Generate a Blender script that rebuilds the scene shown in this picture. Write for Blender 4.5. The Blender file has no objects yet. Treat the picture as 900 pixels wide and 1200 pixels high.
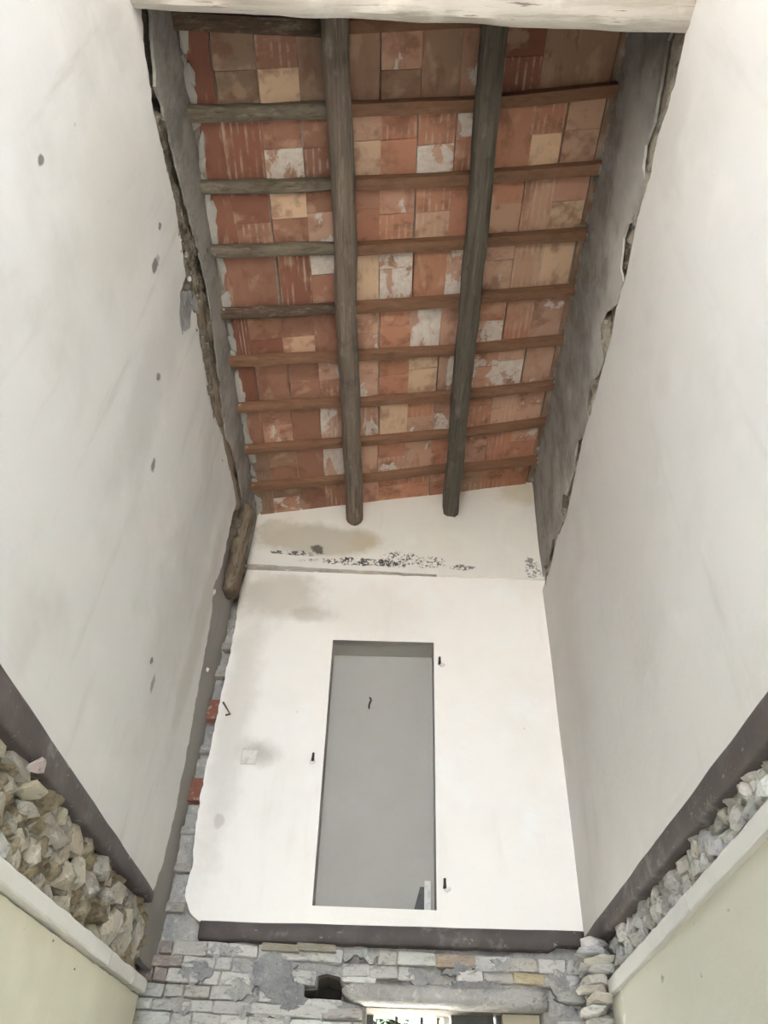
import bpy, bmesh, math, random
import numpy as np
from mathutils import Vector, Matrix, noise, geometry
random.seed(7)
S = bpy.context.scene
COL = S.collection

# ------------------------------------------------------------------ camera
EYE = 1.6
F_PX, PITCH, YAW, ROLL = 900.18, .7429, -.0309, .0601
_cp, _sp, _cy, _sy = math.cos(PITCH), math.sin(PITCH), math.cos(YAW), math.sin(YAW)
FWD = Vector((_sy*_cp, _cy*_cp, _sp)); _R = Vector((_cy, -_sy, 0)); _U = _R.cross(FWD)
RT = math.cos(ROLL)*_R + math.sin(ROLL)*_U
UP = -math.sin(ROLL)*_R + math.cos(ROLL)*_U
cam_d = bpy.data.cameras.new('camera'); cam = bpy.data.objects.new('camera', cam_d); COL.objects.link(cam)
cam_d.sensor_fit = 'HORIZONTAL'; cam_d.sensor_width = 36; cam_d.lens = 36*F_PX/900
cam_d.clip_start = .05; cam_d.clip_end = 500
M3 = Matrix((RT, UP, -FWD)).transposed()
cam.matrix_world = Matrix.Translation((0, 0, EYE)) @ M3.to_4x4()
S.camera = cam

# ------------------------------------------------------------------ daylight
S.view_settings.view_transform = 'Standard'; S.view_settings.look = 'None'
S.view_settings.gamma = 1; S.view_settings.use_curve_mapping = False
S.view_settings.exposure = 2.32
W = bpy.data.worlds.new('overcast_sky'); S.world = W; W.use_nodes = True
bg = W.node_tree.nodes['Background']
bg.inputs['Color'].default_value = (.81, .925, 1.08, 1); bg.inputs['Strength'].default_value = 6.0
S.cycles.max_bounces = 14; S.cycles.diffuse_bounces = 10
S.cycles.sample_clamp_indirect = 8

sun_d = bpy.data.lights.new('sun', 'SUN'); sun_d.energy = 42; sun_d.angle = math.radians(.53); sun_d.color = (1, .95, .89)
sun = bpy.data.objects.new('sun', sun_d); COL.objects.link(sun); sun.rotation_euler = (math.radians(6), math.radians(42), 0)   # stands to the right, does not shine in

# the openings of the front wall (behind the viewer) and of the back wall let the daylight in
YF = -2.4                                             # inner face of the front wall
FRONT_OPENINGS = [(-1.2, .25, 3.45, 5.85), (-.6, .5, 0.0, 2.45)]   # x0,x1,z0,z1
def portal(name, x0, x1, z0, z1, y, into):
    l = bpy.data.lights.new(name, 'AREA'); l.shape = 'RECTANGLE'; l.size = x1-x0; l.size_y = z1-z0
    l.cycles.is_portal = True
    o = bpy.data.objects.new(name, l); COL.objects.link(o)
    o.location = ((x0+x1)/2, y, (z0+z1)/2); o.rotation_euler = (math.pi/2*(1 if into < 0 else -1), 0, 0)
for q in FRONT_OPENINGS: portal('daylight_portal', *q, YF-.2, 1)

# ------------------------------------------------------------------ helpers
def un(px, py, ax, val):
    """where the line of sight through a photo pixel meets the wall plane  ax = val"""
    d = RT*((px-450)/F_PX) + UP*((600-py)/F_PX) + FWD
    i = 'xyz'.index(ax); c = Vector((0, 0, EYE))
    return c + d*((val-c[i])/d[i])
def n3(x, y, z=0.): return noise.noise(Vector((x, y, z)))
def fbm(x, y, z=0., o=4): return noise.fractal(Vector((x, y, z)), 1.0, 2.0, o)

def link(name, me, mat=None, parent=None):
    o = bpy.data.objects.new(name, me); COL.objects.link(o)
    if mat is not None and not me.materials: me.materials.append(mat)
    if parent is not None: o.parent = parent
    return o
def tag(o, label=None, cat=None, group=None, kind=None):
    if label: o['label'] = label
    if cat: o['category'] = cat
    if group: o['group'] = group
    if kind: o['kind'] = kind
    return o
def empty(name, loc=(0, 0, 0)):
    o = bpy.data.objects.new(name, None); COL.objects.link(o); o.location = loc; o.empty_display_size = .1
    return o
def mesh(name, vs, fs, smooth=False):
    me = bpy.data.meshes.new(name); me.from_pydata([tuple(v) for v in vs], [], fs); me.update()
    if smooth: me.polygons.foreach_set('use_smooth', [True]*len(me.polygons))
    return me
def box_mesh(name, x0, x1, y0, y1, z0, z1):
    v = [(x, y, z) for x in (x0, x1) for y in (y0, y1) for z in (z0, z1)]
    f = [(0, 1, 3, 2), (4, 6, 7, 5), (0, 4, 5, 1), (2, 3, 7, 6), (0, 2, 6, 4), (1, 5, 7, 3)]
    return mesh(name, v, f)

def jag(pts, amp=.01, step=.05, seed=0., closed=False):
    """subdivide a polyline and roughen it like a broken plaster edge"""
    out = []; n = len(pts); m = n if closed else n-1
    for i in range(m):
        a = Vector(pts[i]); b = Vector(pts[(i+1) % n]); L = (b-a).length
        k = max(1, int(L/step)); t = (b-a)/L if L > 1e-6 else Vector((1, 0)); nr = Vector((-t.y, t.x))
        for j in range(k):
            p = a.lerp(b, j/k)
            if not (i == 0 and j == 0): p = p + nr*amp*1.6*fbm(p.x*14+seed, p.y*14, seed)
            out.append(tuple(p))
    if not closed: out.append(tuple(pts[-1]))
    return out
def inside(p, poly):
    x, y = p; c = False; n = len(poly); j = n-1
    for i in range(n):
        xi, yi = poly[i]; xj, yj = poly[j]
        if (yi > y) != (yj > y) and x < (xj-xi)*(y-yi)/(yj-yi)+xi: c = not c
        j = i
    return c
def plate(name, ax, face, direction, outline, mat, parent=None, thick=.05, step=.1, disp=None, holes=()):
    """a layer of plaster or masonry: a polygon with holes in the plane ax=face, facing `direction` (+1/-1),
    uneven in front (disp) and extruded `thick` backwards"""
    loops = [list(outline)]+[list(h) for h in holes]
    pts = []; edges = []
    for lp in loops:
        b = len(pts); pts += [Vector(p) for p in lp]
        edges += [(b+i, b+(i+1) % len(lp)) for i in range(len(lp))]
    nb = len(pts)
    us = [p[0] for p in outline]; vs_ = [p[1] for p in outline]
    nu = int((max(us)-min(us))/step); nv = int((max(vs_)-min(vs_))/step)
    for i in range(1, nu+1):
        for j in range(1, nv+1):
            p = (min(us)+(max(us)-min(us))*i/(nu+1)+random.uniform(-.2, .2)*step, min(vs_)+(max(vs_)-min(vs_))*j/(nv+1)+random.uniform(-.2, .2)*step)
            if inside(p, loops[0]) and not any(inside(p, h) for h in loops[1:]): pts.append(Vector(p))
    r = geometry.delaunay_2d_cdt(pts, edges, [], 0, 1e-6)
    V2, F = r[0], r[2]
    keep = []
    for f in F:
        c = ((V2[f[0]].x+V2[f[1]].x+V2[f[2]].x)/3, (V2[f[0]].y+V2[f[1]].y+V2[f[2]].y)/3)
        if inside(c, loops[0]) and not any(inside(c, h) for h in loops[1:]): keep.append(f)
    def to3(u, v, d): return (face+direction*d, u, v) if ax == 'x' else (u, face+direction*d, v)
    flip = (ax == 'x') != (direction > 0)
    vs3 = [to3(p.x, p.y, disp(p.x, p.y) if disp else 0) for p in V2]
    fs = [tuple(reversed(f)) if flip else tuple(f) for f in keep]
    nfront = len(fs)
    for lp in loops:
        b = len(vs3); n = len(lp)
        for p in lp:
            d = disp(p[0], p[1]) if disp else 0
            vs3.append(to3(p[0], p[1], d)); vs3.append(to3(p[0], p[1], -thick))
        for i in range(n):
            j = (i+1) % n; fs.append((b+2*i, b+2*j, b+2*j+1, b+2*i+1))
    me = mesh(name, vs3, fs)
    me.polygons.foreach_set('use_smooth', [k < nfront for k in range(len(fs))])
    return link(name, me, mat, parent)

# ------------------------------------------------------------------ materials
class Mat:
    def __init__(s, name, rough=.9):
        s.m = bpy.data.materials.new(name); s.m.use_nodes = True; s.t = s.m.node_tree; s.n = s.t.nodes; s.l = s.t.links
        s.b = s.n['Principled BSDF']; s.b.inputs['Roughness'].default_value = rough
        s.b.inputs['Specular IOR Level'].default_value = .25
        s.col = None; s.bump_in = None
        s.tc = s.n.new('ShaderNodeTexCoord'); s.co = s.tc.outputs['Object']; s._oi = None
    def oi(s):
        if s._oi is None: s._oi = s.n.new('ShaderNodeObjectInfo')
        return s._oi
    def per_object(s, k=37.):
        """each object samples its own region of the noise"""
        a = s.n.new('ShaderNodeVectorMath'); a.operation = 'SCALE'; a.inputs[0].default_value = (k, k*.7, k*1.3)
        s.l.new(s.oi().outputs['Random'], a.inputs['Scale'])
        b = s.n.new('ShaderNodeVectorMath'); b.operation = 'ADD'
        s.l.new(s.co, b.inputs[0]); s.l.new(a.outputs[0], b.inputs[1]); s.co = b.outputs[0]; return s
    def mapped(s, scale):
        mp = s.n.new('ShaderNodeMapping'); mp.inputs['Scale'].default_value = scale; s.l.new(s.co, mp.inputs['Vector']); return mp.outputs[0]
    def noise(s, scale, detail=4, rough=.55, stretch=None, dist=0.):
        t = s.n.new('ShaderNodeTexNoise'); t.inputs['Scale'].default_value = scale; t.inputs['Detail'].default_value = detail
        t.inputs['Roughness'].default_value = rough; t.inputs['Distortion'].default_value = dist
        s.l.new(s.mapped(stretch) if stretch else s.co, t.inputs['Vector']); return t.outputs['Fac']
    def ramp(s, fac, lo, hi, a=0., b=1.):
        r = s.n.new('ShaderNodeMapRange'); r.interpolation_type = 'SMOOTHSTEP'
        for k, v in zip(('From Min', 'From Max', 'To Min', 'To Max'), (lo, hi, a, b)): r.inputs[k].default_value = v
        s.l.new(fac, r.inputs['Value']); return r.outputs['Result']
    def math(s, op, a, b=None):
        m = s.n.new('ShaderNodeMath'); m.operation = op
        for i, x in enumerate((a, b)):
            if x is None: continue
            if isinstance(x, (int, float)): m.inputs[i].default_value = x
            else: s.l.new(x, m.inputs[i])
        return m.outputs[0]
    def base(s, c):
        if isinstance(c, tuple):
            r = s.n.new('ShaderNodeRGB'); r.outputs[0].default_value = (*c, 1); s.col = r.outputs[0]
        else: s.col = c
        return s
    def over(s, c, fac, blend='MIX'):
        m = s.n.new('ShaderNodeMix'); m.data_type = 'RGBA'; m.blend_type = blend
        if isinstance(fac, (int, float)): m.inputs['Factor'].default_value = fac
        else: s.l.new(fac, m.inputs['Factor'])
        s.l.new(s.col, m.inputs[6])
        if isinstance(c, tuple): m.inputs[7].default_value = (*c, 1)
        else: s.l.new(c, m.inputs[7])
        s.col = m.outputs[2]; return s
    def blot(s, c, centre, radii, amount=1., nscale=5., hard=.25, rag=.9, thr=None):
        """a stain of its own shape: a ragged ellipsoid round `centre` (object space)"""
        mp = s.n.new('ShaderNodeMapping'); mp.vector_type = 'TEXTURE'
        mp.inputs['Location'].default_value = centre; mp.inputs['Scale'].default_value = radii; s.l.new(s.co, mp.inputs['Vector'])
        ln = s.n.new('ShaderNodeVectorMath'); ln.operation = 'LENGTH'; s.l.new(mp.outputs[0], ln.inputs[0])
        nz = s.noise(nscale, 5, .65)
        d = s.math('ADD', ln.outputs['Value'], s.math('MULTIPLY', s.math('SUBTRACT', nz, .5), rag*2))
        f = s.ramp(d, 1-hard, 1+hard, amount, 0)
        if thr is not None: f = s.math('MULTIPLY', f, s.ramp(s.noise(thr[0], 6, .7), thr[1], thr[1]+.08))
        return s.over(c, f)
    def bump(s, fac, strength=.3, dist=.01):
        b = s.n.new('ShaderNodeBump'); b.inputs['Strength'].default_value = strength; b.inputs['Distance'].default_value = dist
        s.l.new(fac, b.inputs['Height'])
        if s.bump_in: s.l.new(s.bump_in, b.inputs['Normal'])
        s.bump_in = b.outputs[0]; return s
    def done(s):
        s.l.new(s.col, s.b.inputs['Base Color'])
        if s.bump_in: s.l.new(s.bump_in, s.b.inputs['Normal'])
        return s.m

def plaster(name, base=(.66, .642, .618), dirt=(.44, .412, .368), streak=.5, stains=(), mottle=0.):
    m = Mat(name, .92).base(base)
    m.over(dirt, m.ramp(m.noise(1.1, 5, .6), .48, .78, 0, streak))
    m.over(tuple(min(.86, x*1.09) for x in base), m.ramp(m.noise(2.3, 4, .5), .55, .75, 0, .6))
    m.over(dirt, m.ramp(m.noise(2.2, 5, .65, (2.2, 2.2, .35)), .55, .8, 0, streak))
    m.over((.30, .27, .24), m.ramp(m.noise(9, 3, .5), .765, .80, 0, .5))
    if mottle:
        m.over(dirt, m.ramp(m.noise(4.5, 7, .72, (1, .8, .5)), .42, .66, 0, mottle))
        m.over(tuple(x*1.45 for x in base), m.ramp(m.noise(3.1, 7, .72, (1, .8, .6)), .54, .70, 0, mottle))
    for st in stains: m.blot(*st[0], **st[1])
    m.bump(m.noise(3, 5, .6), .25, .03).bump(m.noise(38, 4, .6), .15, .004)
    return m.done()
LW = (-1.45, 0, 0)
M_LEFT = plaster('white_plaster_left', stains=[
    (((.45, .43, .40), (-1.45, 4.2, 5.0), (.3, .35, 1.1)), dict(amount=.3, nscale=2.5, hard=.6)),
    (((.42, .38, .31), (-1.45, 4.75, 4.9), (.3, .16, .9)), dict(amount=.4, nscale=3, hard=.5)),
    (((.50, .46, .39), (-1.45, 1.75, 5.2), (.3, .35, .5)), dict(amount=.3, nscale=3, hard=.5)),
    (((.40, .38, .36), (-1.45, 2.75, 5.2), (.3, .22, .9)), dict(amount=.3, nscale=3, hard=.5)),
    (((.10, .09, .08), (-1.45, 2.27, 5.52), (.1, .035, .07)), dict(amount=.8, nscale=14)),
    (((.12, .11, .10), (-1.45, 3.1, 4.75), (.1, .03, .05)), dict(amount=.8, nscale=14)),
    (((.20, .19, .18), (-1.45, 4.1, 3.9), (.1, .03, .06)), dict(amount=.7, nscale=14)),
    (((.12, .11, .10), (-1.45, 1.28, 4.55), (.1, .02, .03)), dict(amount=.8, nscale=14)),
])
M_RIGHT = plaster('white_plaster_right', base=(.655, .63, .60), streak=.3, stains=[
    (((.45, .41, .36), (1.33, 5.2, 4.6), (.3, .5, 1.4)), dict(amount=.25, nscale=2, hard=.6)),
    (((.48, .44, .39), (1.33, 3.4, 5.0), (.3, .6, 1.0)), dict(amount=.2, nscale=2, hard=.6)),
])
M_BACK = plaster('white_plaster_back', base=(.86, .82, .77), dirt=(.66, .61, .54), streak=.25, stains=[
    (((.42, .37, .29), (-1.1, 5.7, 5.75), (.38, .4, .26)), dict(amount=.55, nscale=3, hard=.5)),
    (((.45, .40, .32), (-.75, 5.7, 5.55), (.22, .4, .07)), dict(amount=.5, nscale=5, hard=.5)),
    (((.45, .41, .34), (-1.28, 5.7, 4.6), (.13, .4, 1.2)), dict(amount=.38, nscale=3.5, hard=.6)),
    (((.30, .25, .20), (-1.05, 5.7, 4.24), (.12, .4, .09)), dict(amount=.6, nscale=4, hard=.8)),
    (((.45, .41, .36), (-1.25, 5.7, 3.7), (.04, .4, .06)), dict(amount=.5, nscale=10)),
    (((.60, .54, .45), (-.2, 5.7, 5.6), (.5, .4, .3)), dict(amount=.25, nscale=3, hard=.6)),
])
M_BACK_ATTIC = plaster('attic_plaster_back', base=(.76, .73, .675), dirt=(.58, .54, .46), streak=.35, stains=[
    (((.50, .455, .375), (-.80, 5.7, 6.42), (.62, .4, .19)), dict(amount=.85, nscale=3, hard=.25, rag=.6)),
    (((.56, .50, .40), (-1.2, 5.7, 6.5), (.2, .4, .16)), dict(amount=.7, nscale=6, hard=.3)),
    (((.52, .43, .28), (-.35, 5.7, 6.42), (.14, .4, .12)), dict(amount=.6, nscale=5, hard=.4)),
    (((.58, .50, .34), (1.22, 5.7, 7.15), (.22, .4, .17)), dict(amount=.6, nscale=5, hard=.4)),
    (((.045, .042, .04), (-.42, 5.7, 6.17), (.42, .4, .045)), dict(amount=.95, nscale=9, hard=.2, thr=(24, .47))),
    (((.045, .042, .04), (.0, 5.7, 6.22), (.16, .4, .09)), dict(amount=.95, nscale=9, hard=.2, thr=(40, .5))),
    (((.05, .047, .045), (.28, 5.7, 6.20), (.14, .4, .07)), dict(amount=.95, nscale=9, hard=.2, thr=(40, .5))),
    (((.05, .047, .045), (-.98, 5.7, 6.25), (.26, .4, .03)), dict(amount=.9, nscale=9, hard=.2, thr=(24, .46))),
    (((.07, .06, .055), (-.80, 5.7, 6.31), (.06, .4, .05)), dict(amount=.85, nscale=16, hard=.3, rag=1.3)),
    (((.09, .085, .08), (.6, 5.7, 6.15), (.10, .4, .035)), dict(amount=.9, nscale=12, hard=.2, thr=(30, .45))),
    (((.10, .095, .09), (1.25, 5.7, 6.17), (.07, .4, .12)), dict(amount=.8, nscale=12, hard=.2, thr=(40, .46))),
])
M_ATTIC = plaster('grey_attic_plaster', base=(.33, .315, .285), dirt=(.15, .138, .118), streak=.8, mottle=.7, stains=[
    (((.60, .58, .54), (1.345, 2.1, 6.45), (.3, .5, .35)), dict(amount=.5, nscale=3, hard=.5)),
    (((.60, .58, .54), (1.345, 2.9, 6.2), (.3, .6, .25)), dict(amount=.5, nscale=3, hard=.5)),
])
M_GREYREND = plaster('grey_render', base=(.30, .285, .26), dirt=(.20, .185, .165), streak=.6)
M_NICHE = plaster('grey_niche_plaster', base=(.40, .385, .355), dirt=(.33, .31, .265), streak=.3)
M_YELLOW = plaster('pale_yellow_paint', base=(.68, .655, .52), dirt=(.55, .53, .40), streak=.3)
M_GREEN = plaster('pale_green_paint', base=(.55, .54, .45), dirt=(.47, .46, .375), streak=.3, stains=[
    (((.80, .79, .75), (1.33, 5.0, 2.35), (.2, .05, .3)), dict(amount=.7, nscale=12, thr=(9, .5)))])
def skirt(name):
    m = Mat(name, .6).base((.085, .070, .066))
    m.over((.15, .13, .125), m.ramp(m.noise(3, 5, .6), .45, .75, 0, .7))
    m.over((.42, .40, .38), m.ramp(m.noise(14, 5, .7, (1, 1, 1.6)), .62, .70, 0, .8))
    m.over((.30, .28, .26), m.ramp(m.noise(2.5, 6, .75), .54, .68, 0, .5))
    m.bump(m.noise(9, 5, .6), .3, .02)
    return m.done()
M_SKIRT = skirt('dark_brown_skirting_paint')
def masonry(name, a, b, c):
    m = Mat(name, .95).base(a)
    m.over(b, m.ramp(m.noise(5, 5, .65), .42, .62))
    m.over(c, m.ramp(m.noise(13, 5, .65), .55, .68, 0, .8))
    m.over((.06, .055, .05), m.ramp(m.noise(8, 5, .7), .62, .75, 0, .7))
    m.bump(m.noise(16, 6, .7), 1.0, .04)
    return m.done()
M_MORT_L = masonry('earth_mortar', (.36, .30, .20), (.27, .225, .15), (.46, .40, .29))
M_MORT_R = masonry('grey_mortar', (.54, .52, .47), (.40, .385, .35), (.74, .72, .67))
M_MORT_B = masonry('back_mortar', (.52, .50, .46), (.38, .37, .355), (.70, .68, .63))
M_DARKMASON = masonry('attic_masonry', (.27, .235, .18), (.16, .135, .105), (.44, .39, .31))
M_PALEMASON = masonry('attic_masonry_pale', (.46, .41, .32), (.30, .265, .21), (.60, .55, .46))
M_CORE = masonry('wall_core', (.30, .28, .24), (.22, .20, .17), (.36, .33, .28))
def stone_mat(name):
    m = Mat(name, .95).per_object(); m.base(m.oi().outputs['Color'])
    m.over((.22, .20, .165), m.ramp(m.noise(2.6, 6, .7), .5, .68, 0, .7))
    m.over((.70, .68, .64), m.ramp(m.noise(2.0, 6, .7, None, .3), .54, .66, 0, .6))
    m.over((.10, .09, .08), m.ramp(m.noise(7, 5, .7), .64, .74, 0, .7))
    m.bump(m.noise(4, 6, .75), 1.0, .02)
    return m.done()
M_STONE = stone_mat('rubble_stone')
M_BRICK = stone_mat('lime_smeared_brick')
def tile_mat():
    m = Mat('terracotta_roof_tile', .9).per_object(); m.base(m.oi().outputs['Color'])
    raw = m.tc.outputs['Object']; rnd = m.oi().outputs['Random']
    m.over((.20, .088, .055), m.ramp(m.noise(1.7, 4, .6), .48, .68, 0, .6))
    m.over((.60, .42, .29), m.ramp(m.noise(1.5, 4, .55), .54, .68, 0, .45))
    m.over((.16, .09, .06), m.ramp(m.noise(14, 4, .6), .66, .74, 0, .5))
    # faint ribs pressed along some of the tiles
    w = m.n.new('ShaderNodeTexWave'); w.bands_direction = 'X'; w.inputs['Scale'].default_value = 1.5; w.inputs['Distortion'].default_value = 2.5; w.inputs['Detail Scale'].default_value = 2.0
    mp = m.n.new('ShaderNodeMapping'); mp.inputs['Scale'].default_value = (1.15, .12, 1); m.l.new(raw, mp.inputs['Vector']); m.l.new(mp.outputs[0], w.inputs['Vector'])
    ribbed = m.math('MULTIPLY', m.ramp(rnd, .76, .80), m.ramp(m.noise(2.6, 4, .6), .40, .66))
    m.over((.66, .52, .41), m.math('MULTIPLY', m.ramp(w.outputs['Fac'], .55, .95, 0, .5), ribbed))
    # old limewash; how much of it is left is the object colour's alpha
    al = m.oi().outputs['Alpha']
    edge = m.noise(1.7, 5, .6, (1.1, .8, 1), .5)
    f = m.ramp(m.math('ADD', edge, m.math('MULTIPLY', m.math('SUBTRACT', al, .5), .7)), .54, .61)
    f = m.math('MULTIPLY', f, m.ramp(m.noise(6, 5, .7), .25, .65, .45, .95))
    m.over((.72, .67, .61), f)
    m.bump(m.noise(20, 5, .65), .3, .01)
    return m.done()
M_TILE = tile_mat()
def wood(name, base, dark, pale, rough=.85, grain=(30, 1.2, 30), pale_amt=.6, dark_amt=.8):
    m = Mat(name, rough).per_object(11.); m.base(base)
    m.over(dark, m.ramp(m.noise(1.0, 6, .65, grain, .3), .45, .7, 0, dark_amt))
    m.over(pale, m.ramp(m.noise(1.0, 6, .7, tuple(g*1.7 for g in grain), .2), .52, .7, 0, pale_amt))
    m.over(dark, m.ramp(m.noise(5, 4, .6), .56, .72, 0, .6))
    m.over(pale, m.ramp(m.noise(9, 6, .7, tuple(.35+g/45 for g in grain)), .56, .70, 0, pale_amt))
    m.bump(m.noise(1.0, 6, .7, tuple(g*1.4 for g in grain)), .5, .012)
    return m.done()
GY, GX = (30, 1.4, 30), (1.4, 30, 30)
M_BEAM_L = wood('weathered_brown_beam', (.19, .152, .118), (.085, .065, .05), (.36, .315, .265), grain=GY)
M_BEAM_R = wood('blackened_olive_beam', (.108, .092, .07), (.045, .039, .032), (.205, .18, .145), grain=GY)
M_BAT_NEW = wood('orange_brown_batten', (.235, .128, .077), (.165, .085, .05), (.30, .175, .11), grain=GX, pale_amt=.5)
M_BAT_OLD = wood('grey_old_batten', (.18, .15, .11), (.08, .063, .045), (.32, .28, .22), grain=GX)
M_BAT_DARK = wood('dark_rotten_batten', (.12, .08, .055), (.05, .035, .026), (.30, .25, .19), grain=GX)
M_POST = wood('rotten_post_wood', (.17, .13, .09), (.06, .045, .032), (.29, .245, .19), grain=(30, 30, 2.5))
M_PLATE = wood('rotten_wall_plate_wood', (.19, .15, .105), (.06, .045, .032), (.32, .27, .20), grain=(22, 2.5, 22))
def white_beam_mat():
    m = Mat('chipped_white_beam_paint', .8); m.base((.52, .485, .43))
    m.over((.40, .36, .30), m.ramp(m.noise(1, 6, .7, (1.2, 16, 16), .3), .46, .66, 0, .9))
    m.over((.30, .25, .19), m.ramp(m.noise(1, 5, .7, (2.2, 34, 34), .2), .55, .68, 0, .85))
    m.over((.16, .12, .09), m.ramp(m.noise(1, 4, .6, (3, 30, 30)), .645, .70, 0, .85))
    m.over((.62, .585, .53), m.ramp(m.noise(5, 5, .6), .55, .7, 0, .6))
    m.bump(m.noise(1, 6, .7, (2, 26, 26)), .6, .012)
    return m.done()
M_WBEAM = white_beam_mat()
def plain(name, c, rough=.7, metal=0., var=.25):
    m = Mat(name, rough).base(c); m.b.inputs['Metallic'].default_value = metal
    m.over(tuple(x*.5 for x in c), m.ramp(m.noise(20, 4, .6), .45, .7, 0, var*2)); m.bump(m.noise(40, 4, .6), .2, .004)
    return m.done()
M_IRON = plain('rusty_iron', (.075, .06, .05), .7, .4)
M_WHITEPAINT = plain('chipped_white_paint', (.66, .65, .62), .8)
M_LIME = plain('loose_lime_plaster', (.74, .73, .70), .95)
M_LIMEOLD = plain('old_lime_mortar', (.44, .42, .38), .95)
M_GREYMORTAR = masonry('grey_cement', (.34, .335, .325), (.27, .265, .26), (.46, .45, .43))
M_CONCRETE = masonry('rough_lintel_render', (.54, .515, .475), (.43, .41, .38), (.72, .70, .66))
M_FLOOR = plain('dusty_concrete_floor', (.36, .34, .30), .9)
M_EARTH = plain('gravel_ground', (.37, .355, .325), .95)
M_SHUTTER = plain('grey_shutter_paint', (.10, .10, .095), .7)
M_LEAF = plain('dark_leaf', (.012, .022, .008), .8)
M_HOUSE = plain('yellow_house_render', (.55, .38, .14), .9)
M_ROOFTOP = plain('house_roof_tiles', (.40, .18, .10), .9)
M_GLASS = plain('dark_window_glass', (.05, .06, .07), .15)

# ------------------------------------------------------------------ setting
YB, XL, XR = 5.7, -1.45, 1.33
SL = .21493                                        # slope of the roof, rising to the right
def zt(x): return 6.7164 + SL*(x+1.4242)           # underside of the tiles
TH = math.atan(SL)

floor = tag(link('floor', box_mesh('floor', -1.95, 1.9, -2.8, 6.2, -.1, 0), M_FLOOR), kind='structure')
ground = tag(link('ground', box_mesh('ground', -60, 60, -70, 80, -.4, -.12), M_EARTH), 'pale gravel ground around the house', kind='structure')

# cores of the four walls
wall_left = tag(link('wall_left', box_mesh('wall_left', -1.95, -1.66, -2.8, 6.2, 0, 7.6), M_CORE), 'tall left wall of rubble masonry with flaking white plaster', kind='structure')
wall_right = tag(link('wall_right', box_mesh('wall_right', 1.56, 1.9, -2.8, 6.2, 0, 7.6), M_CORE), 'tall right wall of rubble masonry with white plaster', kind='structure')
NICHE = [(-.505, 3.155), (.347, 3.165), (.325, 5.315), (-.555, 5.297)]
OPEN_B = [(-.10, .9), (1.03, .9), (1.03, 2.625), (-.10, 2.60)]
HOLE = [(-.565, 2.628), (-.27, 2.625), (-.262, 2.70), (-.29, 2.75), (-.37, 2.765), (-.425, 2.75), (-.43, 2.685), (-.56, 2.675)]
grow = lambda q, d: [(p[0]+(d if p[0] > .0 else -d), p[1]+(d if p[1] > 4 else -d)) for p in q]
wall_back = plate('wall_back', 'y', 5.84, -1, [(-1.95, 0), (1.9, 0), (1.9, 7.7), (-1.95, 7.7)], M_CORE, thick=.36, step=.4, holes=[grow(NICHE, .02), OPEN_B, HOLE])
tag(wall_back, 'back wall with a walled up doorway and bricks below', kind='structure')
front_holes = [[(a, c), (b, c), (b, d), (a, d)] for a, b, c, d in FRONT_OPENINGS]
front_holes[1] = [(a, max(c, .02)) for a, c in front_holes[1]]
wall_front = plate('wall_front', 'y', YF, 1, [(-1.95, 0), (1.9, 0), (1.9, 7.7), (-1.95, 7.7)], M_RIGHT, thick=.4, step=.4, holes=front_holes)
tag(wall_front, 'front wall with tall openings', kind='structure')
# roof deck behind the tiles
bm = bmesh.new()
vs = []
for y in (-2.85, 6.25):
    for x in (-2.0, 2.0):
        for dz in (.035, .16): vs.append(bm.verts.new((x, y, zt(x)+dz)))
for f in [(0, 1, 3, 2), (4, 6, 7, 5), (0, 4, 5, 1), (2, 3, 7, 6), (0, 2, 6, 4), (1, 5, 7, 3)]: bm.faces.new([vs[i] for i in f])
me = bpy.data.meshes.new('ceiling'); bm.to_mesh(me); bm.free()
ceiling = tag(link('ceiling', me, plain('roof_screed', (.40, .34, .28), .95)), 'sloping underside of the roof, lined with terracotta tiles', kind='structure')

# unseen attic floor, added to keep light off the near roof: boards on joists over the front of the room, up to the white beam
added_attic_floor = tag(empty('added_attic_floor', (0, -.7, 6.22)), 'attic floor boards added over the front of the room to dim the roof', kind='structure')
for i in range(20):
    y = YF+.02+i*.172
    o = link('added_floor_board', box_mesh('added_floor_board', -1.44, 1.32, y, y+.168, 6.22, 6.25), M_BAT_OLD, added_attic_floor); o.matrix_parent_inverse = Matrix.Translation((0, .7, -6.22))

wob = lambda k, a: (lambda u, v: a*fbm(u*k, v*k, k, 3))
def tr(pix, ax, val): return [tuple((p.y, p.z) if ax == 'x' else (p.x, p.z)) for p in (un(x, y, ax, val) for x, y in pix)]

# ---- left wall layers
HOLES_L = [(4.30, 2.79, .10), (4.25, 2.66, .08), (4.80, 2.87, .07), (3.07, 2.80, .05)]    # stones fallen out
edge = tr([(163, 0), (168, 60), (178, 130), (190, 180), (205, 240), (214, 290), (219, 325), (212, 342), (214, 390), (221, 385), (226, 362), (231, 372), (236, 405), (246, 454), (251, 485),
           (262, 512), (267, 541), (274, 559), (280, 576), (269, 615), (262, 650), (257, 671), (250, 688), (248, 720), (245, 740), (225, 850), (206, 950), (192, 1010), (180, 1046)], 'x', XL)
out = [(YF, 3.02), (YF, 6.1), (.9, 6.1)] + jag(edge, .014, .025, 3.1)
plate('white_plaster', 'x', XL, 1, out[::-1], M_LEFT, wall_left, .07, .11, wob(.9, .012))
attic = tr([(177, 20), (182, 100), (192, 133), (200, 167), (217, 233), (230, 283), (243, 335), (251, 387), (258, 457), (265, 510), (279, 552), (288, 610)], 'x', -1.44)
out = [(YF, 6.2), (.9, 6.25)] + jag(attic, .014, .03, 8.2) + [(5.60, 6.1), (5.76, 6.05), (5.76, zt(-1.44)+.03), (YF, zt(-1.44)+.03)]
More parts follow.
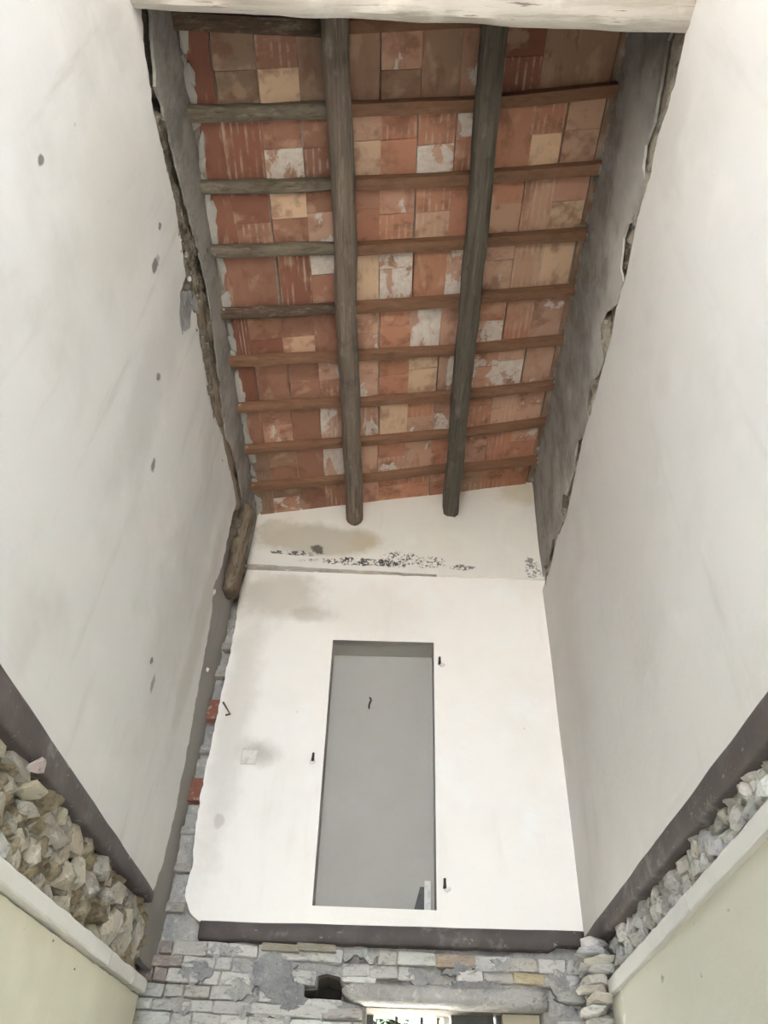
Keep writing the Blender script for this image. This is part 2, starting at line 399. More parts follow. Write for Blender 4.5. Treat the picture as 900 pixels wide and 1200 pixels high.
plate('attic_plaster', 'x', -1.44, 1, out, M_ATTIC, wall_left, .012, .12, wob(1.4, .012))
plate('grey_render', 'x', -1.515, 1, jag([(4.7, 2.72), (5.82, 2.72), (5.82, 6.25), (4.7, 6.25)], .004, .1, 0, True), M_GREYREND, wall_left, .05, .1, wob(2, .008))
def rough(k, a, seed): return lambda u, v: a*fbm(u*k+seed, v*k, seed, 5)+a*.6*abs(n3(u*k*2.3, v*k*2.3, seed))
def crag(k, a, seed):
    """broken masonry: blocky cells with crevices between them and crumbly relief"""
    def f(u, v):
        u2, v2 = u*k+.35*n3(u*9, v*9, seed), v*k*1.5+.35*n3(u*9, v*9, seed+5)
        dist, pts = noise.voronoi(Vector((u2, v2, seed)))
        cell = noise.cell(Vector((pts[0].x*7.1, pts[0].y*5.3, seed)))
        gap = min(1., (dist[1]-dist[0])*4)
        return a*(.9*cell+.9*gap-.8)+a*.55*fbm(u*26, v*26, seed, 4)
    return f
rect = lambda a, b, c, d: [(a, c), (b, c), (b, d), (a, d)]
plate('attic_rubble', 'x', -1.478, 1, rect(.6, 5.3, 5.85, 6.6), M_DARKMASON, wall_left, .06, .025, lambda u, v: crag(7, .035, 2)(u, v)-(.03 if v < 6.0 else 0))
plate('rubble_mortar', 'x', -1.505, 1, rect(1.2, 5.33, 2.38, 2.98), M_MORT_L, wall_left, .08, .02, lambda u, v: crag(6.5, .05, 5)(u, v)-(.13 if any(((u-a)**2+(v-b)**2)**.5 < c for a, b, c in HOLES_L) else 0))
LOWZ = lambda y: 2.45+(y-3.05)*.034
plate('yellow_plaster', 'x', -1.462, 1, [(YF, 0), (5.36, 0)]+jag([(5.36, LOWZ(5.36)-.012), (YF, LOWZ(YF)-.012)], .004, .06, 3), M_YELLOW, wall_left, .2, .2, wob(.8, .008))

# ---- right wall layers
edge = tr([(810, 0), (802, 47), (793, 90), (783, 123), (775, 150), (768, 177), (763, 207), (752, 240), (743, 277), (735, 320), (723, 357), (715, 393), (706, 430), (692, 486), (683, 516),
           (675, 553), (663, 606), (652, 633), (646, 664), (639, 680)], 'x', XR)
out = [(YF, 3.02), (YF, 6.1), (.9, 6.1)] + jag(edge, .012, .025, 5.5) + [(5.78, 5.93), (5.78, 3.02)]
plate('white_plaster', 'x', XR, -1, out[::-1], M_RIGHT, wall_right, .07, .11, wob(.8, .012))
attic = tr([(783, 48), (775, 97), (767, 143), (757, 170), (753, 197), (757, 212), (751, 240), (743, 262), (736, 262), (730, 280), (727, 315), (730, 330), (724, 355), (716, 362), (710, 365), (702, 385),
            (702, 400), (707, 422), (700, 440), (693, 445), (688, 460), (686, 475), (690, 498), (682, 515), (676, 516), (673, 540), (674, 552), (664, 580), (659, 580), (656, 600), (659, 612), (652, 632),
            (648, 632), (643, 650), (641, 662), (637, 664)], 'x', 1.345)
out = [(YF, 6.1), (.9, 6.15)] + jag(attic, .008, .03, 1.7) + [(5.78, 6.0), (5.78, zt(1.345)+.03), (YF, zt(1.345)+.03)]
plate('attic_plaster', 'x', 1.345, -1, out, M_ATTIC, wall_right, .012, .12, wob(1.4, .012))
POCK = [(2.55, 6.13), (3.05, 6.03), (3.42, 6.02), (4.0, 6.0), (4.7, 5.98), (5.35, 5.98)]
rr = crag(9, .024, 4)
def pocket(u, v):
    d = rr(u, v)
    if u < 2.2: d = min(d+.02, .024 if v < 6.2 else 0)
    for (a, b) in POCK:
        if abs(u-a) < .10 and abs(v-b) < .13: d -= .14
    return d
plate('attic_rubble', 'x', 1.372, -1, rect(.6, 5.78, 5.75, 6.5), M_PALEMASON, wall_right, .06, .025, pocket)
plate('rubble_mortar', 'x', 1.39, -1, rect(1.2, 5.78, 2.3, 2.98), M_MORT_R, wall_right, .08, .02, crag(10, .045, 9))
HIZ = lambda y: 2.69-(y-2.7)*.019
plate('green_plaster', 'x', 1.345, -1, [(YF, 0), (5.20, 0), (5.23, HIZ(5.2)-.03), (YF, HIZ(YF)+.0)], M_GREEN, wall_right, .2, .2, wob(.8, .008))

# ---- back wall layers
edge = tr([(281, 692), (276, 735), (267, 775), (259, 815), (250, 860), (240, 905), (234, 940), (229, 975), (227, 1000), (226, 1015), (219, 1035), (217, 1050), (223, 1070), (234, 1080)], 'y', YB)
out = [(XR+.04, 3.07)] + [(XR+.05, 6.045), (-1.43, 6.035)] + jag(edge, .006, .03, 2.2)
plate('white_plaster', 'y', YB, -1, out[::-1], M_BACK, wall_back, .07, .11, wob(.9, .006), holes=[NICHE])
plate('attic_plaster', 'y', 5.685, -1, jag([(-1.47, 6.05), (-.9, 6.04), (-.3, 6.05), (.5, 6.04), (1.0, 6.045), (1.42, 6.05)], .006, .04, 6)+[(1.42, zt(1.42)+.03), (-1.47, zt(-1.47)+.03)], M_BACK_ATTIC, wall_back, .10, .1, wob(2.2, .012))
plate('brick_mortar', 'y', 5.765, -1, [(-1.66, 1.6), (-.12, 1.6), (-.12, 2.60), (-.27, 2.62)] + [(-.575, 2.622), (-.57, 2.682), (-.44, 2.69), (-.43, 2.755), (-.37, 2.772), (-.285, 2.757), (-.25, 2.70), (-.25, 2.63), (1.04, 2.65), (1.04, 1.6), (1.46, 1.6), (1.46, 3.1), (-1.1, 3.1), (-1.3, 3.3), (-1.33, 5.7), (-1.66, 5.7)],
      M_MORT_B, wall_back, .09, .025, crag(5, .035, 12))
# niche: the walled-up doorway
nv = []
for y in (YB, YB+.252):
    for (x, z) in NICHE: nv.append((x, y, z))
lin = link('niche_lining', mesh('niche_lining', nv, [(0, 1, 5, 4), (1, 2, 6, 5), (2, 3, 7, 6), (3, 0, 4, 7)]), M_NICHE, wall_back)
plate('niche_panel', 'y', YB+.248, -1, [(-.57, 3.1), (.40, 3.1), (.40, 5.36), (-.57, 5.36)], M_NICHE, wall_back, .05, .15, wob(2, .005))

# ---- skirting bands (the level of the lost floor)
def band(name, ax, face, direction, u0, u1, ztop, zbot, mat, kind='structure', thick=.07, seed=0., bulge=.012):
    n = max(2, int(abs(u1-u0)/.06)); vs = []; fs = []
    prof = [(-thick, 0.), (.002, 0.), (.010, .10), (bulge, .5), (.010, .92), (-.012, 1.), (-thick, 1.)]
    for i in range(n+1):
        u = u0+(u1-u0)*i/n; t, b = ztop(u)+.004*n3(u*3, seed), zbot(u)+.010*fbm(u*9, seed, 1)
        w = .006*fbm(u*2.2, seed, 4)
        for (d, k) in prof:
            z = t+(b-t)*k; q = face+direction*(d+(w if d > -thick else 0))
            vs.append((q, u, z) if ax == 'x' else (u, q, z))
    m = len(prof)
    for i in range(n):
        for j in range(m-1): fs.append((i*m+j, (i+1)*m+j, (i+1)*m+j+1, i*m+j+1))
    fs.append(tuple(range(m))); fs.append(tuple(range(n*m, n*m+m))[::-1])
    me = mesh(name, vs, fs, True)
    bm = bmesh.new(); bm.from_mesh(me); bmesh.ops.recalc_face_normals(bm, faces=bm.faces); bm.to_mesh(me); bm.free()
    return tag(link(name, me, mat), kind=kind)
lerp = lambda x, x0, x1, a, b: a+(b-a)*max(0, min(1, (x-x0)/(x1-x0)))
band('baseboard_left', 'x', XL, 1, YF, 5.12, lambda u: 3.035, lambda u: lerp(u, 2.5, 5.1, 2.88, 2.965), M_SKIRT, seed=1)
band('baseboard_right', 'x', XR, -1, YF, 5.70, lambda u: 3.04, lambda u: lerp(u, 2.5, 5.6, 2.905, 2.93), M_SKIRT, seed=2)
band('baseboard_back', 'y', YB, -1, -1.245, 1.335, lambda u: lerp(u, -1.2, 1.3, 3.025, 3.08), lambda u: lerp(u, -1.2, 1.3, 2.915, 2.955)-(.0 if u < 1.1 else -.03), M_SKIRT, seed=3)

M_SCAR = masonry('floor_scar_mortar', (.50, .465, .40), (.40, .37, .315), (.62, .585, .52))
band('trim_3', 'y', 5.688, -1, -1.43, .35, lambda u: lerp(u, -1.4, .35, 6.09, 6.046)+.014*fbm(u*6, 2, 9), lambda u: 6.038, M_SCAR, seed=6, bulge=.022, thick=.03)
# ---- plaster ledges on top of the lower painted walls
M_LEDGE_L = plaster('white_ledge_paint', base=(.70, .69, .64), dirt=(.5, .48, .42), streak=.4)
M_LEDGE_R = plaster('grey_ledge_lime', base=(.62, .61, .58), dirt=(.42, .41, .38), streak=.5)
t1 = tag(empty('trim_1', (XL, 3, 2.45)), 'white painted ledge along the top of the yellow wall', kind='structure')
def ledge_piece(parent, x_wall, direction, y0, y1, zf, h, mat, proud=.03, seed=0):
    n = max(2, int((y1-y0)/.08)); vs = []; fs = []
    prof = [(-.11, h), (proud*.9, h), (proud, h*.85), (proud, h*.1), (proud*.8, 0), (-.11, 0)]
    for i in range(n+1):
        y = y0+(y1-y0)*i/n
        for (d, z) in prof: vs.append((x_wall+direction*(d+.004*fbm(y*5, z*9, seed)), y, zf(y)+z+(.008*fbm(y*7, d*8, seed+3) if z > 0 else .003*fbm(y*6, d*8, seed))))
    m = len(prof)
    for i in range(n):
        for j in range(m): fs.append((i*m+j, (i+1)*m+j, (i+1)*m+(j+1) % m, i*m+(j+1) % m))
    fs.append(tuple(range(m))); fs.append(tuple(range(n*m, n*m+m)))
    me = mesh('ledge_piece', vs, fs)
    bm = bmesh.new(); bm.from_mesh(me); bmesh.ops.recalc_face_normals(bm, faces=bm.faces); bm.to_mesh(me); bm.free()
    o = link('ledge_piece', me, mat, parent); o.matrix_parent_inverse = parent.matrix_basis.inverted(); return o
cuts = [YF, .4, 1.6, 2.7, 4.55, 5.03, 5.37]
for i in range(len(cuts)-1): ledge_piece(t1, XL, 1, cuts[i]+.008, cuts[i+1]-.008, lambda y: LOWZ(y), .072, M_LEDGE_L, .022+.004*(i % 2), i)
t2 = tag(empty('trim_2', (XR, 3, 2.6)), 'chipped grey ledge along the top of the green wall', kind='structure')
cuts = [YF, .9, 2.2, 3.6, 5.16]
for i in range(len(cuts)-1): ledge_piece(t2, XR, -1, cuts[i]+.002, cuts[i+1]-.002, lambda y: HIZ(y)-.035, .075, M_LEDGE_R, .018, 10+i)

# ------------------------------------------------------------------ stones and bricks
def hull(name, n=16, sq=3.5, seed=0):
    """irregular stone inscribed in a unit box"""
    rnd = random.Random(seed); bm = bmesh.new()
    for i in range(n):
        v = Vector((rnd.gauss(0, 1), rnd.gauss(0, 1), rnd.gauss(0, 1))).normalized()
        k = (abs(v.x)**sq+abs(v.y)**sq+abs(v.z)**sq)**(-1/sq)
        bm.verts.new(v*k*.5*rnd.uniform(.72, 1.04))
    r = bmesh.ops.convex_hull(bm, input=bm.verts)
    bmesh.ops.delete(bm, geom=[g for g in r['geom_interior'] if isinstance(g, bmesh.types.BMVert)], context='VERTS')
    me = bpy.data.meshes.new(name); bm.to_mesh(me); bm.free(); return me
STONES = [hull('stone', 20, 4.5, 100+i) for i in range(8)]
for s_ in STONES:
    s_.materials.append(M_STONE); s_.polygons.foreach_set('use_smooth', [True]*len(s_.polygons)); s_.set_sharp_from_angle(angle=math.radians(30))
def brick_mesh(seed):
    rnd = random.Random(seed); bm = bmesh.new(); bmesh.ops.create_cube(bm, size=1)
    for v in bm.verts: v.co += Vector((rnd.uniform(-.05, .03), rnd.uniform(-.04, .04), rnd.uniform(-.08, .04)))*(1 if 1 else 0)
    bmesh.ops.bevel(bm, geom=bm.edges[:], offset=.06, segments=1, affect='EDGES')
    me = bpy.data.meshes.new('brick'); bm.to_mesh(me); bm.free(); me.materials.append(M_BRICK); return me
BRICKS = [brick_mesh(200+i) for i in range(6)]
def piece(name, me, parent, loc, size, rot=(0, 0, 0), col=(.5, .47, .4)):
    o = bpy.data.objects.new(name, me); COL.objects.link(o); o.parent = parent
    o.location = loc; o.scale = size; o.rotation_euler = rot; o.color = (*col, 1); return o
R = random.uniform
def jc(c, d=.12): k = R(1-d, 1+d); return tuple(min(1, x*k*R(.985, 1.015)) for x in c)
LCOLS = [(.50, .45, .345), (.45, .40, .305), (.55, .505, .40), (.43, .385, .30), (.48, .45, .39), (.40, .365, .305)]
# left: rubble below the skirting
z_rows = [0, 1, 2, 3]
y = 1.0
for row in range(4):
    y = 1.0+R(0, .1)
    while y < 5.22:
        w = R(.06, .20); zlo = LOWZ(y)+.075; H = 2.92-zlo; h = H/4*R(.7, 1.5)
        z = zlo+H*(row+.5)/4+R(-.02, .02)
        if not any(abs(y+w/2-a) < c+.02 and abs(z-b) < c for a, b, c in HOLES_L):
            piece('stone', random.choice(STONES), wall_left, (-1.525+R(-.03, .022), y+w/2, z), (R(.09, .14), w*1.15, h*1.12), (R(-.4, .4), R(-.25, .25), R(-.25, .25)), jc(random.choice(LCOLS)))
        y += w
for yy, zz, w, h in ((4.62, 2.70, .20, .24), (4.86, 2.68, .18, .20), (5.10, 2.74, .17, .30), (4.55, 2.86, .18, .13)):
    piece('stone', STONES[5], wall_left, (-1.50, yy, zz), (.10, w, h), (R(-.1, .1), R(-.1, .1), 0), jc((.50, .46, .38), .05))
# a few stones with traces of paint by the skirting
p = un(44, 897, 'x', -1.44); piece('stone', STONES[2], wall_left, p, (.06, .13, .07), (.3, 0, .2), (.62, .50, .45))
# right: finer lime-smeared rubble
RCOLS = [(.68, .66, .61), (.60, .58, .53), (.76, .74, .70), (.50, .49, .46), (.62, .58, .50), (.55, .55, .55)]
for row in range(3):
    y = 1.3+R(0, .05)
    while y < 5.15:
        w = R(.05, .14); zlo = HIZ(y)+.03; H = 2.925-zlo; h = H/3*R(.9, 1.35)
        piece('stone', random.choice(STONES), wall_right, (1.395+R(-.01, .035), y+w/2, zlo+H*(row+.5)/3+R(-.015, .015)), (R(.06, .11), w*1.15, h*1.1), (R(-.5, .5), R(-.4, .4), R(-.3, .3)), jc(random.choice(RCOLS)))
        y += w*1.02
# the broken pier in the back right corner
z = 2.93
while z > 2.1:
    h = R(.04, .07)
    for k in range(3):
        c = (.52, .27, .20) if (abs(z-2.72) < .03 and k == 1) else jc(random.choice(RCOLS))
        piece('stone', random.choice(STONES), wall_right, (1.33+R(-.04, .05)-.07*(k == 0), 5.25+k*.17+R(-.03, .03), z-h/2), (R(.14, .22), R(.15, .22), h*1.15), (R(-.2, .2), R(-.15, .15), R(-.2, .2)), c)
    z -= h
# back: courses of lime-smeared brick
BC = [(.68, .66, .61), (.72, .705, .66), (.64, .62, .57), (.70, .685, .64), (.60, .585, .545), (.55, .51, .46)]
zc = 2.915; course = 0
while zc > 2.0:
    h = R(.074, .094); x = -1.62+R(0, .12)
    while x < 1.30:
        w = R(.17, .27) if R(0, 1) > .25 else R(.09, .14)
        cx, cz = x+w/2, zc-h/2
        lint = cz > 2.58 and cz < 2.725 and -.30 < cx < 1.12
        hole = (cz+h/2 > 2.635 and cz-h/2 < 2.67 and cx-w/2 < -.27 and cx+w/2 > -.56) or (cz+h/2 > 2.67 and cz-h/2 < 2.75 and cx-w/2 < -.28 and cx+w/2 > -.42)
        opening = cz < 2.63 and cx+w/2 > -.12 and cx-w/2 < 1.06
        patch = (abs(cx+.72) < .17 and 2.58 < cz < 2.86 and R(0, 1) < .7) or R(0, 1) < .05
        if opening and cx-w/2 < -.16: w = -.12-x; cx = x+w/2; opening = w < .04
        if not (lint or hole or opening or patch):
            dark = cx < -1.42
            c = (.36, .30, .26) if (dark and cz > 2.7) else jc(random.choice(BC))
            if R(0, 1) < .05: c = (.46, .36, .27)
            piece('brick', random.choice(BRICKS), wall_back, (cx, 5.778+R(-.02, .014), cz), (w-R(.004, .014), .10, h-R(.0, .014)), (R(-.06, .06), R(-.05, .05), R(-.05, .05)), c)
        x += w
    zc -= h; course += 1
for x0, x1, z0, z1 in ((-.62, -.44, 2.692, 2.775), (-.26, -.05, 2.715, 2.795), (-.66, -.46, 2.545, 2.622), (-.45, -.25, 2.54, 2.618)):
    piece('brick', random.choice(BRICKS), wall_back, ((x0+x1)/2, 5.772, (z0+z1)/2), (x1-x0, .10, z1-z0), (0, R(-.05, .05), 0), jc(BC[1]))
# thin sandstone slabs right under the skirting, and the ochre brick over the lintel
for px, w in ((330, .25), (372, .26)):
    p = un(px, 1110, 'y', YB); piece('brick', BRICKS[1], wall_back, (p.x, 5.745, p.z), (w, .11, .045), (0, .01, 0), (.42, .38, .29))
p = un(619, 1147, 'y', YB); piece('brick', BRICKS[2], wall_back, (p.x, 5.735, p.z), (.19, .10, .062), (0, .02, 0), (.62, .52, .33))
# grey cement smears between the bricks
for px, py, rx, rz in ((228, 1140, .11, .07), (322, 1140, .13, .13), (335, 1165, .12, .09), (540, 1137, .09, .05), (560, 1155, .2, .04)):
    p = un(px, py, 'y', YB); vs = [(0, 0)]
    lo = []
    for k in range(18):
        a = k/18*math.tau; r = 1+.45*fbm(math.cos(a)*1.3+px, math.sin(a)*1.3, 2); lo.append((p.x+rx*r*math.cos(a), p.z+rz*r*math.sin(a)))
    lo = jag(lo, .028, .015, px, True)
    plate('cement_smear', 'y', 5.716, -1, lo, M_GREYMORTAR, wall_back, .04, .04, rough(14, .016, px))
for px, py, rx, rz in ((262, 1112, .12, .035), (425, 1118, .10, .03), (487, 1142, .07, .04), (602, 1128, .16, .03), (205, 1178, .12, .03), (300, 1186, .14, .03), (655, 1150, .07, .12), (280, 1160, .08, .05), (330, 1190, .1, .03)):
    p = un(px, py, 'y', YB); lo = []
    for k in range(18):
        a = k/18*math.tau; r = 1+.5*fbm(math.cos(a)*1.3+px, math.sin(a)*1.3, 2); lo.append((p.x+rx*r*math.cos(a), p.z+rz*r*math.sin(a)))
    plate('lime_smear', 'y', 5.722, -1, jag(lo, .03, .015, px, True), M_MORT_B, wall_back, .04, .04, rough(14, .016, px))
# exposed brick up the left edge of the back wall
z = 5.55; k = 0
while z > 3.02:
    h = R(.055, .075); red = abs(z-4.70) < .05 or abs(z-4.03) < .05
    if red: h = .19
    if k % 4 == 1 or red:
        w = R(.12, .16)
        piece('brick', random.choice(BRICKS), wall_back, (-1.475+R(-.01, .01), 5.765+R(-.01, .01)-(.012 if red else 0), z-h/2), (w, .08, h-.006), (0, R(-.04, .04), 0), (.30, .125, .085) if red else jc((.44, .41, .36)))
    z -= h; k += 1
# exposed stones along the lost attic floor
for i in range(70):
    y = R(1.0, 5.0); piece('stone', random.choice(STONES), wall_left, (-1.515+R(-.01, .02), y, 6.13+R(-.06, .12)+(.06 if 2.3 < y < 3.6 else 0)), (R(.05, .09), R(.07, .16), R(.05, .09)), (R(-.4, .4), R(-.3, .3), R(-.3, .3)), jc((.27, .225, .165), .3))
for i in range(60):
    y = R(1.05, 2.15) if i < 35 else R(2.15, 5.6)
    if any(abs(y-a) < .10 for a, b in POCK): continue
    piece('stone', random.choice(STONES), wall_right, (1.39+R(-.01, .02), y, 6.05+R(-.04, .08)), (R(.04, .07), R(.04, .09), R(.04, .07)), (R(-.4, .4), R(-.3, .3), R(-.3, .3)), jc((.48, .42, .32), .3))

# ------------------------------------------------------------------ terracotta roof tiles
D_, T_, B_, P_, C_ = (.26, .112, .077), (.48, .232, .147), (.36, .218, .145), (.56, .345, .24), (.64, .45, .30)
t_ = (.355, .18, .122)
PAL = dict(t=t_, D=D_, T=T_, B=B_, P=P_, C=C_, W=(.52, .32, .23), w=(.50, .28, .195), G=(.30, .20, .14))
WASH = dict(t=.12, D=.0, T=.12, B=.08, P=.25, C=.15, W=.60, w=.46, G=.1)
MAP = [  # one row per bay, from the white beam to the back wall; "XY" = a tile split in two
    'D G tC G B wB B w D B B', 'D D tW t PC T TW WT T TC P', 'D Dt Ct tW tT wT TP T TP P wC', 't t D Wt C W T W P P C', 'D tD tP t Pw T W P TW T wP',  # first row's codes darkened a little to stand in for dim light there
    'D t t Wt PW T C W w PW P', 't tw t W w C TP w T P wP', 'G Bt t W P Tw P T w T wT', 'G Gw t t w T T T B T T']
XS = [-1.405, -1.265, -1.012, -.76, -.505, -.248, .008, .265, .53, .797, 1.03, 1.285]
YS = [.45, .94, 1.43, 1.90, 2.39, 2.88, 3.38, 3.855, 4.34, 4.82, 5.295, 5.70]
def tile_mesh(seed):
    rnd = random.Random(seed); bm = bmesh.new(); bmesh.ops.create_cube(bm, size=1)
    for v in bm.verts: v.co.x += rnd.uniform(-.012, .012); v.co.y += rnd.uniform(-.012, .012)
    bmesh.ops.bevel(bm, geom=[e for e in bm.edges if all(v.co.z < 0 for v in e.verts)], offset=.01, segments=1, affect='EDGES')
    me = bpy.data.meshes.new('tile'); bm.to_mesh(me); bm.free(); me.materials.append(M_TILE); return me
TILES = [tile_mesh(i) for i in range(5)]
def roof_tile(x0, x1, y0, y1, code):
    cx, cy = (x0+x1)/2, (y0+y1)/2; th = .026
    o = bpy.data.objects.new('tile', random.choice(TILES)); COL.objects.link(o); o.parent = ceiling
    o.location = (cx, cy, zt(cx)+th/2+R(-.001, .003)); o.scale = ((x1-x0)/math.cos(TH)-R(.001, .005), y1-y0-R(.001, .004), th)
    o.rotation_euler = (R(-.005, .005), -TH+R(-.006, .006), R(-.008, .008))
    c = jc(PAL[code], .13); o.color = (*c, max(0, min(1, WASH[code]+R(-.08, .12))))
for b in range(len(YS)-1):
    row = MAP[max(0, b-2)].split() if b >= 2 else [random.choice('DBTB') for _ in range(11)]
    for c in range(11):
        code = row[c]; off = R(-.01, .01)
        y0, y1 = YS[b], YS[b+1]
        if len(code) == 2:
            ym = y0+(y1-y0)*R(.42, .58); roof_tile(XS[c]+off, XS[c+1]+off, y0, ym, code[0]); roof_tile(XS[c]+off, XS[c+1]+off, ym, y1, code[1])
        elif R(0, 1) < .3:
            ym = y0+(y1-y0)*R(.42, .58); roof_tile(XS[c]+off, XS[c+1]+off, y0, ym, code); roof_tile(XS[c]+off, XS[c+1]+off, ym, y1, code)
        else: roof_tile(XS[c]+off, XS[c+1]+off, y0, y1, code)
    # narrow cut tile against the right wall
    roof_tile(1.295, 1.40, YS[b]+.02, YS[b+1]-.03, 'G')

# ------------------------------------------------------------------ beams and battens
def timber(name, a, b, w, h, mat, rnd=.25, seed=0, n=28, wob_=.01, taper=(1, 1), parent=None, ring=12, twist=0., rot=0., gnarl=.0):
    """hewn timber from a to b: a rounded rectangle section (w across, h up), uneven along its length"""
    a, b = Vector(a), Vector(b); ax = (b-a).normalized(); L = (b-a).length
    side = ax.cross(Vector((0, 0, 1)))
    if side.length < .1: side = Vector((1, 0, 0))
    side.normalize(); up = side.cross(ax)
    vs = []; fs = []
    for i in range(n+1):
        t = i/n; c = a.lerp(b, t); k = taper[0]+(taper[1]-taper[0])*t
        c = c+side*wob_*fbm(t*L*1.1, seed, 1)+up*wob_*.6*fbm(t*L*1.1, seed, 7)
        for j in range(ring):
            th = math.tau*(j+.5)/ring; cx, cy = math.cos(th), math.sin(th)
            e = 2/(.18+rnd*1.0) if rnd < .8 else 2
            q = (abs(cx)**e+abs(cy)**e)**(-1/e)
            r = 1+.05*fbm(cx*1.5+seed, cy*1.5, t*L*3)+gnarl*fbm(cx*2.2+seed, cy*2.2, t*L*7)
            u, v = cx*q*w/2*k*r, cy*q*h/2*k*r
            g = rot+twist*t; u, v = u*math.cos(g)-v*math.sin(g), u*math.sin(g)+v*math.cos(g)
            vs.append(c+side*u+up*v-a)
    for i in range(n):
        for j in range(ring): fs.append((i*ring+j, i*ring+(j+1) % ring, (i+1)*ring+(j+1) % ring, (i+1)*ring+j))
    fs.append(tuple(range(ring))[::-1]); fs.append(tuple(range(n*ring, (n+1)*ring)))
    me = mesh(name, vs, fs, True)
    bm = bmesh.new(); bm.from_mesh(me); bmesh.ops.recalc_face_normals(bm, faces=bm.faces); bm.to_mesh(me); bm.free()
    if rnd < .5: me.set_sharp_from_angle(angle=math.radians(40))
    o = link(name, me, mat, parent); o.location = a; return o
BH = .075                                           # depth of a batten
def beam_z(x, h): return zt(x)-BH-h/2
o = timber('roof_beam', (-.525, -2.45, beam_z(-.525, .17)), (-.462, 5.69, beam_z(-.462, .19)-.03), .165, .19, M_BEAM_L, .9, 3, 60, .02, (.98, 1.03), ring=14, gnarl=.05)
tag(o, 'round weathered brown roof beam, the left of the two long beams', 'beam', 'long roof beams')
o = timber('roof_beam', (.40, -2.45, beam_z(.40, .23)), (.497, 5.69, beam_z(.497, .23)-.03), .165, .235, M_BEAM_R, .30, 9, 60, .02, (1.02, .98), ring=14, gnarl=.05)
tag(o, 'squared dark roof beam with blackened end, the right of the two long beams', 'beam', 'long roof beams')
o = timber('tie_beam', (-1.56, 1.03, 6.10), (1.47, 1.09, 6.11), .235, .20, M_WBEAM, .12, 17, 50, .012, ring=16, gnarl=.015)
tag(o, 'thick white painted beam spanning from wall to wall below the roof', 'beam')

ORD = ['first', 'second', 'third', 'fourth', 'fifth', 'sixth', 'seventh', 'eighth']
BY = [[1.88, 1.90, 1.90, 1.92, 1.91, 1.86], [2.35, 2.39, 2.39, 2.41, 2.40, 2.39], [2.83, 2.88, 2.88, 2.90, 2.89, 2.90], [3.33, 3.38, 3.38, 3.40, 3.38, 3.38],
      [3.79, 3.84, 3.84, 3.88, 3.88, 3.87], [4.27, 4.33, 4.34, 4.37, 4.38, 4.36], [4.76, 4.81, 4.81, 4.83, 4.84, 4.80], [5.25, 5.29, 5.30, 5.28, 5.30, 5.31]]
XB = [-1.47, -.50, -.50, .45, .45, 1.40]
def batten(x0, x1, y0, y1, mat, seed, w=.085, old=False):
    z = lambda x: zt(x)-BH/2-.001
    return timber('batten', (x0, y0, z(x0)), (x1, y1, z(x1)), w, BH*(1.0 if not old else 1.05), mat, .45 if old else .10, seed, 22, .018 if old else .006, ring=16 if old else 12, gnarl=.09 if old else .0)
for i, ys in enumerate(BY):
    for k, bay in enumerate(('left of the round beam', 'between the long beams', 'right of the squared beam')):
        old = k == 0 and i < 4
        mat = (M_BAT_DARK if i == 3 else M_BAT_OLD) if old else M_BAT_NEW
        kind = ('dark split' if i == 3 else 'grey weathered') if old else ('cracked orange brown' if (i == 2 and k == 2) else 'orange brown')
        eps = .004*(k-1)
        o = batten(XB[2*k], XB[2*k+1], ys[2*k]+eps, ys[2*k+1]+eps, mat, i*3+k+.5, .10 if old and i == 0 else (.088 if i < 4 else .078), old)
        tag(o, f'{kind} batten {bay}, {ORD[i]} from the white beam', 'batten', 'roof battens')
o = batten(-1.47, -.50, 1.36, 1.44, M_BAT_DARK, 77.5, .10, False); tag(o, 'dark brown board tucked up behind the white beam at left', 'batten', 'roof battens')
o = batten(-.50, 1.40, 1.43, 1.42, M_BAT_NEW, 78.5, .08, False); tag(o, 'orange brown batten hidden close behind the white beam at right', 'batten', 'roof battens')

# mortar lumps where tiles and battens meet the walls
def lump(parent, pts, mat, name='mortar_lump', seed=0):
    me = hull(name, 22, 2.4, seed); me.materials.append(mat)
    o = bpy.data.objects.new(name, me); COL.objects.link(o); o.parent = parent; o.location, o.scale, o.rotation_euler = pts; return o
for i in range(len(YS)-3):
    y0, y1 = YS[i+2], YS[i+3]
    for k in range(4): lump(wall_left, ((-1.415+R(-.012, .012), y0+(y1-y0)*(.18+.21*k)+R(-.05, .05), zt(-1.415)-.002), (R(.03, .10), R(.12, .26), R(.02, .035)), (0, -TH, R(-.3, .3))), M_LIMEOLD, seed=i*7+k)
    for k in range(3): lump(wall_right, ((1.365+R(-.015, .01), y0+(y1-y0)*(.2+.3*k), zt(1.365)-.012), (R(.06, .11), R(.08, .14), .06), (R(-.2, .2), 0, R(-.3, .3))), M_MORT_R, seed=i*9+k+50)
for i, ys in enumerate(BY):
    lump(wall_left, ((-1.425, ys[0], zt(-1.42)-.05), (.06, .10, .05), (0, .3, .2)), M_LIMEOLD, seed=i+300)
    lump(wall_right, ((1.35, ys[5], zt(1.35)-.05), (.07, .12, .08), (0, .3, .2)), M_MORT_R, seed=i+320)

# ------------------------------------------------------------------ timbers in the left corner
o = timber('timber_post', (-1.475, 5.42, 5.54), (-1.455, 5.30, 6.40), .17, .24, M_POST, .5, 21, 30, .03, (.9, 1.1), ring=22, gnarl=.22)
tag(o, 'short rotten timber post wedged upright in the left back corner', 'post')
o = timber('wall_plate', (-1.49, 2.95, 6.24), (-1.478, 5.0, 6.19), .085, .12, M_PLATE, .5, 31, 70, .05, (.9, 1.1), ring=18, gnarl=.38)
tag(o, 'crumbling brown timber wall plate in the broken upper edge of left wall', 'timber')
